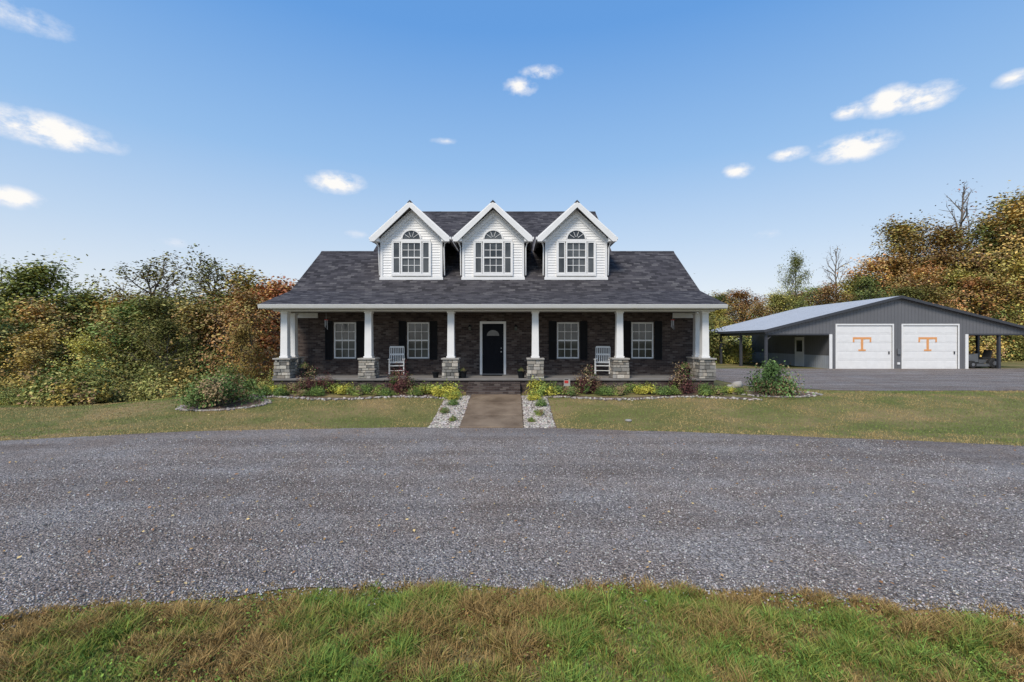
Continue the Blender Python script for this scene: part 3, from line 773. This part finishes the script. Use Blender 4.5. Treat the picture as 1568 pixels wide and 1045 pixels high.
right=[('y1',27.2,60,7.2,1.1),('o1',31.7,62,9.4,1.1),('b1',30.6,57,7.2,1),('g3',34.8,60,9.2,1),('g2',37.9,61,14.6,.6),('g1',37.4,56,9,1),('bare',41.1,58,14.6,.8),
 ('y1',40,54,10.6,1.1),('o1',42.9,54,12.2,1),('y1',44.4,52,13.0,1.1),('big3',47.6,55,17.4,1.05),('big2',48.2,50.5,15.6,1.05),('y1',46.5,49,13,1.1),('big',51.5,49,17.0,1.1),('bare',54,55,21.5,1),('big2',51.3,46,17.0,1),
 ('big3',54.5,48,18.6,1.1),('big2',58,48,19,1.1),('b1',38,50,7.2,1),('g3',46,48,10,1),('y1',42,47,8,1),('g1',35,52,6.4,1),('o1',47.5,44.5,8.5,1),('y1',45.5,45.5,10,1),('b1',51.5,42.5,10.5,1.2),('g3',55,43,12.5,1.2),('y1',49.5,43.5,11,1.1)]
for k,x,y,z,wd in right: put(k,x,y,z,None,wd)
mass=empty('distant_tree_line')
g=random.Random(5)
kinds=['g1','g2','g3','y1','b1','g2','g1','o1','b1']
for i in range(62):
    y=g.uniform(30,46); x=-g.uniform(.35,1.25)*y
    if x>-13.5: continue
    zt=1.9+(y/697)*g.uniform(10,84)
    put(g.choice(kinds),x,y,zt,'tree',1.1,mass)
for i in range(46):
    y=g.uniform(60,100); x=g.uniform(-1.45,-.05)*y
    put(g.choice(kinds),x,y,1.9+(y/697)*g.uniform(48,72),'tree',1.7,mass)
for i in range(44):
    y=g.uniform(62,100); x=g.uniform(-.05,1.35)*y
    put(g.choice(kinds),x,y,1.9+(y/697)*g.uniform(56,84)*(1+max(0,x/y-.6)),'tree',1.5,mass)
for i in range(26):
    y=g.uniform(43.5,50); x=g.uniform(.68,1.3)*y
    put(g.choice(kinds),x,y,g.uniform(5,10),'tree',1.2,mass)
def make_bush(name,seed,r,hh,n,leaf,pal,clump=26,dome=False):
    g=np.random.default_rng(seed)
    ph=g.uniform(0,2*math.pi,clump); th=np.arccos(g.uniform(0.0,1,clump))
    rr=g.uniform(.35,.95,clump)
    cc=np.stack([r*rr*np.sin(th)*np.cos(ph),r*rr*np.sin(th)*np.sin(ph),hh*(.12+.8*rr*np.cos(th))],1)
    ii=g.integers(0,clump,n)
    s=g.uniform(.12,.3,clump)[ii][:,None]
    C=cc[ii]+g.normal(size=(n,3))*s*np.array([r,r,hh*.8]); C[:,2]=np.abs(C[:,2])
    pal=np.array(pal); pc=pal[g.integers(0,len(pal),clump)]*g.uniform(.65,1.3,(clump,1))
    col=pc[ii]*g.uniform(.65,1.3,(n,1))
    out=C-np.array([0,0,hh*.3]); out/=np.linalg.norm(out,axis=1)[:,None]+1e-6
    LV,LC=leafquads(C,leaf*g.uniform(.6,1.4,n),col,g,.3,out)
    ch=[([np.array([0,0,-.05]),c*.5+np.array([0,0,.02]),c],[.02*r+.004,.012*r+.002,.003]) for c in cc]
    TV,TF=tubes_np(ch,4)
    LF=np.arange(n*4).reshape(-1,4)+len(TV)
    return npmesh(name,np.concatenate([TV,LV]),np.concatenate([TF,LF]),np.concatenate([np.full((len(TV),3),.1),LC]),['bark','shrubleaf' if r<1.3 else 'leaf'],np.concatenate([np.zeros(len(TF)),np.ones(len(LF))]))
B=[make_bush('bush_a',21,1.7,2.3,4000,.13,[G1,G3,YL,G3]),make_bush('bush_b',22,1.6,2.0,4000,.13,[G3,BR,G1,YL]),make_bush('bush_c',23,1.5,2.8,4000,.13,[G1,G2,DG,G3])]
ug=empty('woodland_undergrowth')
for i in range(130):
    y=g.uniform(18.0,27); x=g.uniform(-1.3,-.46)*y
    if x>-11.4 or (y<19.4 and x>-17) : continue
    obj('bush',g.choice(B),(x,y,h1(x,y)-.3),g.uniform(0,6.28),g.choice([.3,.4,.5,.6,.8]),ug)
for i in range(60):
    y=g.uniform(43,50); x=g.uniform(.35,1.35)*y
    obj('bush',g.choice(B),(x,y,h1(x,y)-.15),g.uniform(0,6.28),g.uniform(.8,1.7),ug)
for i in range(40):
    y=g.uniform(38,50); x=g.uniform(-.5,.5)*y
    obj('bush',g.choice(B),(x,y,h1(x,y)-.15),g.uniform(0,6.28),g.uniform(.9,1.7),ug)

# garden shrubs
RD=(.19,.065,.065);RD2=(.12,.055,.05);LY=(.48,.44,.08);LG=(.27,.34,.08);GG=(.11,.17,.05);TN=(.33,.24,.13);GR=(.17,.25,.08)
SH={
 'barberry_shrub':[make_bush('barberry%d'%i,30+i,.45,.80,3000,.045,[RD,RD2,TN,RD2,GG]) for i in range(2)],
 'spirea_shrub':[make_bush('spirea%d'%i,40+i,.36,.42,2400,.045,[LY,LG,LY]) for i in range(2)],
 'boxwood_shrub':[make_bush('boxwood%d'%i,50+i,.34,.34,2200,.04,[GG,GR,LG]) for i in range(2)],
 'azalea_shrub':[make_bush('azalea%d'%i,60+i,.34,.36,1800,.045,[GG,TN,GR,LG]) for i in range(2)]}
def plant(kind,x,y,s=1):
    me=random.choice(SH[kind]); obj(kind,me,(x,y,h1(x,y)+.03),random.uniform(0,6),s)
P=[('azalea_shrub',-8.75,16.1,.9),('spirea_shrub',-8.5,16.5,.9),('boxwood_shrub',-8.1,15.9,.8),('barberry_shrub',-7.3,16.4,1.05),('boxwood_shrub',-6.85,16.0,.9),('spirea_shrub',-6.15,16.4,1.05),
('azalea_shrub',-5.6,16.1,.9),('boxwood_shrub',-5.15,16.35,.9),('azalea_shrub',-4.65,16.1,.9),('barberry_shrub',-4.05,16.45,1.15),('boxwood_shrub',-4.35,15.95,.7),('azalea_shrub',-3.4,16.0,.8),('spirea_shrub',-3.0,16.4,1.0),
('spirea_shrub',-2.35,16.0,1.3),('spirea_shrub',-2.0,15.4,.75),('spirea_shrub',1.0,16.0,1.3),('spirea_shrub',.75,15.3,.65),('boxwood_shrub',1.5,16.4,1.1),('azalea_shrub',2.1,16.1,.9),('barberry_shrub',2.7,16.5,1.1),('boxwood_shrub',3.3,16.1,.9),
('azalea_shrub',3.8,16.2,.9),('spirea_shrub',4.8,16.4,1.05),('boxwood_shrub',5.4,16.1,.9),('azalea_shrub',5.75,16.2,.8),('barberry_shrub',6.15,16.5,1.2),('boxwood_shrub',6.8,16.1,.8),('azalea_shrub',7.4,16.2,.9),('spirea_shrub',7.9,16.6,.7),
('azalea_shrub',-7.8,16.6,1.0),('boxwood_shrub',-5.5,16.7,.8),('azalea_shrub',-4.9,16.7,.7),('azalea_shrub',4.3,16.7,1.0),('boxwood_shrub',7.1,16.7,.9),('azalea_shrub',3.2,16.7,.9),('azalea_shrub',-2.05,13.9,.5),('boxwood_shrub',-1.9,14.7,.55),('azalea_shrub',.8,13.7,.5),('boxwood_shrub',.95,14.6,.6),('azalea_shrub',-1.7,13.1,.4),('azalea_shrub',.55,13.0,.35),
('barberry_shrub',-6.8,16.6,.8),('barberry_shrub',3.05,16.6,.75),('azalea_shrub',-7.3,15.95,.6),('azalea_shrub',8.1,16.2,.7),('azalea_shrub',-9.0,16.6,.7)]
for k,x,y,s in P: plant(k,x,y,s)
me=make_bush('salvia',77,.25,.35,900,.035,[(.6,.03,.03),GG,GG,(.5,.04,.08)]); obj('red_salvia_plant',me,(-3.55,16.35,0),0,1); obj('red_salvia_plant',me,(2.0,16.5,0),1,.8)
mj=[make_bush('jmaple%d'%i,80+i,1.05,1.1,6000,.075,[(.15,.24,.08),(.10,.165,.055),(.19,.27,.09),TN],18) for i in range(2)]
obj('japanese_maple_tree',mj[0],(-9.4,14.9,h1(-9.4,14.9)),0,(1.05,.85,1.05)); obj('japanese_maple_tree',mj[1],(9.5,16.4,h1(9.5,16.4)),1,(1.15,.9,1.05))

# rocks
phi=(1+5**.5)/2
iv=np.array([(-1,phi,0),(1,phi,0),(-1,-phi,0),(1,-phi,0),(0,-1,phi),(0,1,phi),(0,-1,-phi),(0,1,-phi),(phi,0,-1),(phi,0,1),(-phi,0,-1),(-phi,0,1)],float); iv/=np.linalg.norm(iv[0])
ifc=np.array([(0,11,5),(0,5,1),(0,1,7),(0,7,10),(0,10,11),(1,5,9),(5,11,4),(11,10,2),(10,7,6),(7,1,8),(3,9,4),(3,4,2),(3,2,6),(3,6,8),(3,8,9),(4,9,5),(2,4,11),(6,2,10),(8,6,7),(9,8,1)])
ov=np.array([(1,0,0),(-1,0,0),(0,1,0),(0,-1,0),(0,0,1),(0,0,-1)],float)
ofc=np.array([(0,2,4),(2,1,4),(1,3,4),(3,0,4),(2,0,5),(1,2,5),(3,1,5),(0,3,5)])
def stones(name,P3,size,col,matk,gg,lo=False):
    bv,bf=(ov,ofc) if lo else (iv,ifc); nv=len(bv)
    n=len(P3)
    sc=size[:,None,None]*gg.uniform(.6,1.15,(n,1,3))*np.array([1,1,.7])
    jit=gg.uniform(.8,1.2,(n,nv,1))
    a=gg.uniform(0,6.28,n); ca,sa=np.cos(a),np.sin(a)
    v=bv[None]*jit*sc
    if lo: v=v+gg.normal(0,.25,(n,nv,3))*size[:,None,None]
    vx=v[...,0]*ca[:,None]-v[...,1]*sa[:,None]; vy=v[...,0]*sa[:,None]+v[...,1]*ca[:,None]
    V=np.stack([vx,vy,v[...,2]],-1)+P3[:,None,:]
    F=(bf[None]+np.arange(n)[:,None,None]*nv).reshape(-1,3)
    return obj(name,npmesh(name,V.reshape(-1,3),F,np.repeat(col,nv,0),[matk],smooth=False))
gg=np.random.default_rng(12)
def rockcol(n,lo=.35,hi=.75):
    t=gg.uniform(lo,hi,(n,1)); return t*np.array([[1,.90,.78]])*gg.uniform(.93,1.07,(n,3))
xs=[];ys=[]
for (a,b) in ((-2.28,-1.45),(.34,1.2)):
    n=2600; xs.append(gg.uniform(a,b,n)); ys.append(gg.uniform(12.35,15.9,n))
x=np.concatenate(xs); y=np.concatenate(ys)
stones('river_rock_bed',np.stack([x,y,hgt(x,y)+.012],1),gg.uniform(.015,.045,len(x)),rockcol(len(x),.2,.65),'rock',gg)
mb=MB()
for (a,b) in ((-2.3,-1.43),(.32,1.22)):
    for i in range(6):
        p=12.3+i*.61;q=p+.61; mb.poly([(a,p,h1(0,p)+.008),(b,p,h1(0,p)+.008),(b,q,h1(0,q)+.008),(a,q,h1(0,q)+.008)])
def bedfront(x): return 15.55+.18*math.sin(x*1.3)
xx=np.arange(-9.3,8.3,.3)
for a in xx:
    if -1.75<a+.15<.45: continue
    p=bedfront(a);p2=bedfront(a+.3); b=a+.3
    mb.poly([(a,p,h1(0,p)+.02),(b,p2,h1(0,p2)+.02),(b,17.02,.02),(a,17.02,.02)])
def ring(cx,cy,rx,ry,mb):
    mb.poly([(cx+rx*math.cos(t),cy+ry*math.sin(t),h1(cx+rx*math.cos(t),cy+ry*math.sin(t))+.035) for t in np.linspace(0,2*math.pi,24,endpoint=False)])
ring(-9.4,14.9,1.35,.65,mb); ring(9.5,16.4,1.4,.7,mb)
mb.make('mulch_bed',['mulch'],fixn=False)
x=[];y=[]
for a in np.arange(-9.4,8.4,.06):
    if -1.75<a<.45 : continue
    for q in range(2): x.append(a+gg.normal(0,.03)); y.append(bedfront(a)+gg.normal(0,.06))
for cx,cy,rx,ry in ((-9.4,14.9,1.35,.65),(9.5,16.4,1.4,.7)):
    for t in np.arange(0,6.28,.045):
        for q in range(2):
            k=gg.normal(1,.05); x.append(cx+rx*k*math.cos(t)); y.append(cy+ry*k*math.sin(t))
x=np.array(x);y=np.array(y)
stones('rock_border',np.stack([x,y,hgt(x,y)+.02],1),gg.uniform(.025,.07,len(x)),rockcol(len(x),.16,.55),'rock',gg)
n=75000; x=gg.uniform(-9,9,n); y=3.9+(gg.random(n)**1.5)*7
k=(y>y0f(x)+.02)&(y<y1f(x)-.05)
n2=6000; x2=gg.uniform(-8,8,n2); y2=y0f(x2)+gg.normal(0.05,.12,n2)
x=np.concatenate([x[k],x2]); y=np.concatenate([y[k],y2]); n=len(x)
t=gg.random((n,1))**1.3*.62+.1
stones('gravel_stones',np.stack([x,y,hgt(x,y)+.015],1),gg.uniform(.005,.015,n),t*np.array([[1,.93,.875]])*gg.uniform(.95,1.05,(n,3)),'rock',gg,True)
n=3000; x=gg.uniform(-12,12,n); y=gg.uniform(3.3,16,n)
pal=np.array([(.5,.30,.12),(.36,.19,.09),(.65,.48,.22),(.42,.26,.13)])
LV,LC=leafquads(np.stack([x,y,hgt(x,y)+.035],1),gg.uniform(.02,.055,n),pal[gg.integers(0,4,n)]*gg.uniform(.6,1.3,(n,1)),gg,3)
obj('fallen_leaves',npmesh('fallen_leaves',LV,np.arange(n*4).reshape(-1,4),LC,['grass']))

# ---------------------------------------------------------------- grass
def blades(name,x,y,ht,wd,col,gg,lean=.5,simple=False,zoff=0):
    n=len(x); z=hgt(x,y)+zoff
    a=gg.uniform(0,2*math.pi,n); sx,sy=np.cos(a),np.sin(a)
    b=gg.uniform(0,2*math.pi,n); lx,ly=np.cos(b)*lean*gg.random(n)*ht,np.sin(b)*lean*gg.random(n)*ht
    base=np.stack([x,y,z],1); side=np.stack([sx,sy,0*sx],1)*wd[:,None]*.5
    tip=base+np.stack([lx*1.6,ly*1.6,ht],1)
    if simple:
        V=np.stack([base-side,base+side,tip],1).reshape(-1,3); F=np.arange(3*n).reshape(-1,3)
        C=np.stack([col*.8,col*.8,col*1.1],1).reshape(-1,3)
    else:
        mid=base+np.stack([lx*.55,ly*.55,ht*.6],1)
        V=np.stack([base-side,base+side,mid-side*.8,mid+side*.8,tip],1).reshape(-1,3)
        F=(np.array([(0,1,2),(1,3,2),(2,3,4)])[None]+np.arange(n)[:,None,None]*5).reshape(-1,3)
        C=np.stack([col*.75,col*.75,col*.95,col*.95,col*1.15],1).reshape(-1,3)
    return obj(name,npmesh(name,V,F,C,['grass']))
def gcol(x,y,gg,edge=None):
    m=.5*vnoise(x,y,1.1,1)+.5*vnoise(x,y,4.3,2)
    if edge is not None: m=m+edge
    m=m+gg.normal(0,.10,len(x))
    t=ss(.36,.60,m)[:,None]
    green=np.array([.19,.28,.06])*gg.uniform(.6,1.5,(len(x),1)); green[:,0]*=gg.uniform(.7,1.5,len(x))
    brown=np.array([.40,.265,.105])*gg.uniform(.4,1.4,(len(x),1))
    return green*(1-t)+brown*t
n=260000
x=gg.uniform(-5.4,5.4,n); y=gg.uniform(2.7,4.75,n)
edge=y0f(x)-y
keep=(edge>gg.normal(.0,.06,n)-.03); x=x[keep];y=y[keep];edge=edge[keep]
cl=vnoise(x,y,7,3)*.55+vnoise(x,y,2.2,9)*.45
keep=gg.random(len(x))<(.7+.5*ss(.25,.6,cl)); x=x[keep];y=y[keep];edge=edge[keep];cl=cl[keep]
ht=(.028+.08*ss(.3,.8,cl))*gg.uniform(.5,1.5,len(x))*(.5+.5*ss(0,.3,edge))
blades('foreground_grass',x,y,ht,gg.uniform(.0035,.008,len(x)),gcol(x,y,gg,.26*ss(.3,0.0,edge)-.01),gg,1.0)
n=14000; x=gg.uniform(-6,6,n); y=gg.uniform(2.3,4.4,n); k=(vnoise(x,y,1.7,12)>.5)&(y<y0f(x)-.06); x=x[k];y=y[k]; n=len(x)
LV,LC=leafquads(np.stack([x,y,hgt(x,y)+gg.uniform(.02,.07,n)],1),gg.uniform(.012,.03,n),np.array([[.20,.30,.06]])*gg.uniform(.5,1.4,(n,1)),gg,1.5)
obj('clover_weeds',npmesh('clover_weeds',LV,np.arange(n*4).reshape(-1,4),LC,['grass']))
n=200000; x=gg.uniform(-24,26,n); y=gg.uniform(9,18.5,n)
k=(y>y1f(x)-.05+gg.normal(0,.05,n))&~((x>-2.32)&(x<1.24))
bf=np.array(15.55+.18*np.sin(x*1.3))
k&=~((x>-9.4)&(x<8.4)&(y>bf-.02)); k&=~((y>17.3)&(x>8)); k&=~((y>17)&(x>-9.3)&(x<8))
for cx,cy,rx,ry in ((-9.4,14.9,1.35,.65),(9.5,16.4,1.4,.7)): k&=((x-cx)/rx)**2+((y-cy)/ry)**2>1
x=x[k];y=y[k]; ed=y-y1f(x)
m=.5*vnoise(x*.6,y,.8,1)+.5*vnoise(x*.7,y,2.1,2)+gg.normal(0,.05,len(x))+.2*ss(.6,0,ed)
t=ss(.40,.60,m)[:,None]
col=(np.array([.23,.285,.08])*(1-t)+np.array([.53,.38,.165])*t)*gg.uniform(.75,1.25,(len(x),1))
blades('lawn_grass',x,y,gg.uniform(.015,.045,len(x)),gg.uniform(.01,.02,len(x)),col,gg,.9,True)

# ---------------------------------------------------------------- pots, sign, mower etc.
def pot(name,x,y,z,r=.17,h=.3,plantk=None):
    mb=MB(); mb.tube([(x,y,z),(x,y,z+h*.9),(x,y,z+h*.9),(x,y,z+h)],[r*.7,r*.95,r*1.08,r*1.08],16,0); mb.make(name,['black'],None,(x,y,z),smooth=False)
    if plantk: obj(plantk[0],plantk[1],(x,y,z+h-.02),0,plantk[2])
mum=make_bush('pot_plant',91,.25,.3,900,.04,[GG,GR,TN])
for x,y in ((-7.95,17.45),(6.65,17.45)): pot('planter_pot',x,y,.503,.2,.36,('potted_plant',mum,.8))
for x,y in ((-1.85,17.2),(.35,17.2)): pot('planter_pot',x,y,.503,.15,.26,('potted_plant',mum,.5))
pot('planter_pot',-2.9,17.3,.503,.13,.22); pot('planter_pot',4.5,17.9,.503,.16,.3)
mb=MB()
x,y=1.95,16.15
mb.box(x-.11,x+.11,y-.008,y+.008,.30,.56,0); mb.box(x-.09,x+.05,y-.012,y-.0085,.40,.50,1); mb.box(x-.09,x+.05,y-.012,y-.0085,.525,.55,2)
mb.tube([(x-.09,y,-.02),(x-.09,y,.3)],.008,5,2); mb.tube([(x+.09,y,-.02),(x+.09,y,.3)],.008,5,2)
mb.make('yard_sign',['stonecap','redpaint','black'],None,(x,y,0))
for x in (-7.35,6.35):
    mb=MB(); y=18.0
    mb.tube([(x,y,3.08),(x,y,2.75)],.006,5,0); mb.tube([(x,y,2.75),(x,y,2.72)],[.07,.07],10,1)
    for q in range(5):
        a=q*1.257; xx=x+.05*math.cos(a); yy=y+.05*math.sin(a); mb.tube([(xx,yy,2.72),(xx,yy,2.35+.04*q)],.009,6,0)
    mb.make('wind_chime',['steel','redpaint'],None,(x,y,2.7))
def wheel(mb,x,y,z,r,w,mi):
    mb.tube([(x,y-w/2,z),(x,y-w*.35,z),(x,y+w*.35,z),(x,y+w/2,z)],[r*.85,r,r,r*.85],18,mi); mb.tube([(x,y-w/2-.01,z),(x,y+w/2+.01,z)],r*.4,10,1)
mb=MB(); X0,Y0=0.0,0.0
for dx,r in ((-.6,.22),(.55,.3)):
    for dy in (-.42,.42): wheel(mb,X0+dx,Y0+dy,r,r,.2,0)
mb.hexa([(X0-.95,Y0-.25,.35),(X0-.1,Y0-.3,.35),(X0-.1,Y0+.3,.35),(X0-.95,Y0+.25,.35),(X0-.9,Y0-.2,.72),(X0-.1,Y0-.26,.85),(X0-.1,Y0+.26,.85),(X0-.9,Y0+.2,.72)],2)
mb.box(X0-.1,X0+.8,Y0-.32,Y0+.32,.3,.5,2); mb.box(X0+.2,X0+.65,Y0-.22,Y0+.22,.52,.64,0)
mb.hexa([(X0+.58,Y0-.22,.64),(X0+.66,Y0-.22,.64),(X0+.66,Y0+.22,.64),(X0+.58,Y0+.22,.64),(X0+.68,Y0-.2,1.05),(X0+.75,Y0-.2,1.05),(X0+.75,Y0+.2,1.05),(X0+.68,Y0+.2,1.05)],0)
mb.box(X0-.5,X0+.35,Y0-.5,Y0+.5,.12,.27,2)
mb.tube([(X0-.12,Y0,.85),(X0+.05,Y0,1.02)],.025,6,0)
mb.tube([(X0+.05+.06*math.cos(a),Y0+.17*math.sin(a),1.02-.12*math.cos(a)) for a in np.linspace(0,6.283,13)],.016,5,0)
o=mb.make('riding_lawn_mower',['rubber','steel','greenpaint'],None,(0,0,0)); o.location=(32.55,32.0,.01); o.scale=(1.3,1.25,1.2)
mb=MB(); x,y=3.35,13.1; z=h1(x,y)+.02; mb.tube([(x,y,z),(x,y,z+.03),(x,y,z+.04)],[.09,.09,.07],14,0); mb.make('utility_cap',['stonecap'],None,(x,y,z))
for i,(x,y,s) in enumerate(((9.0,18.2,.3),(8.6,17.9,.2))):
    stones('boulder',np.array([[x,y,h1(x,y)+s*.4]]),np.array([s]),np.array([[.4,.38,.35]]),'rock',gg)
print('objects',len(bpy.data.objects))
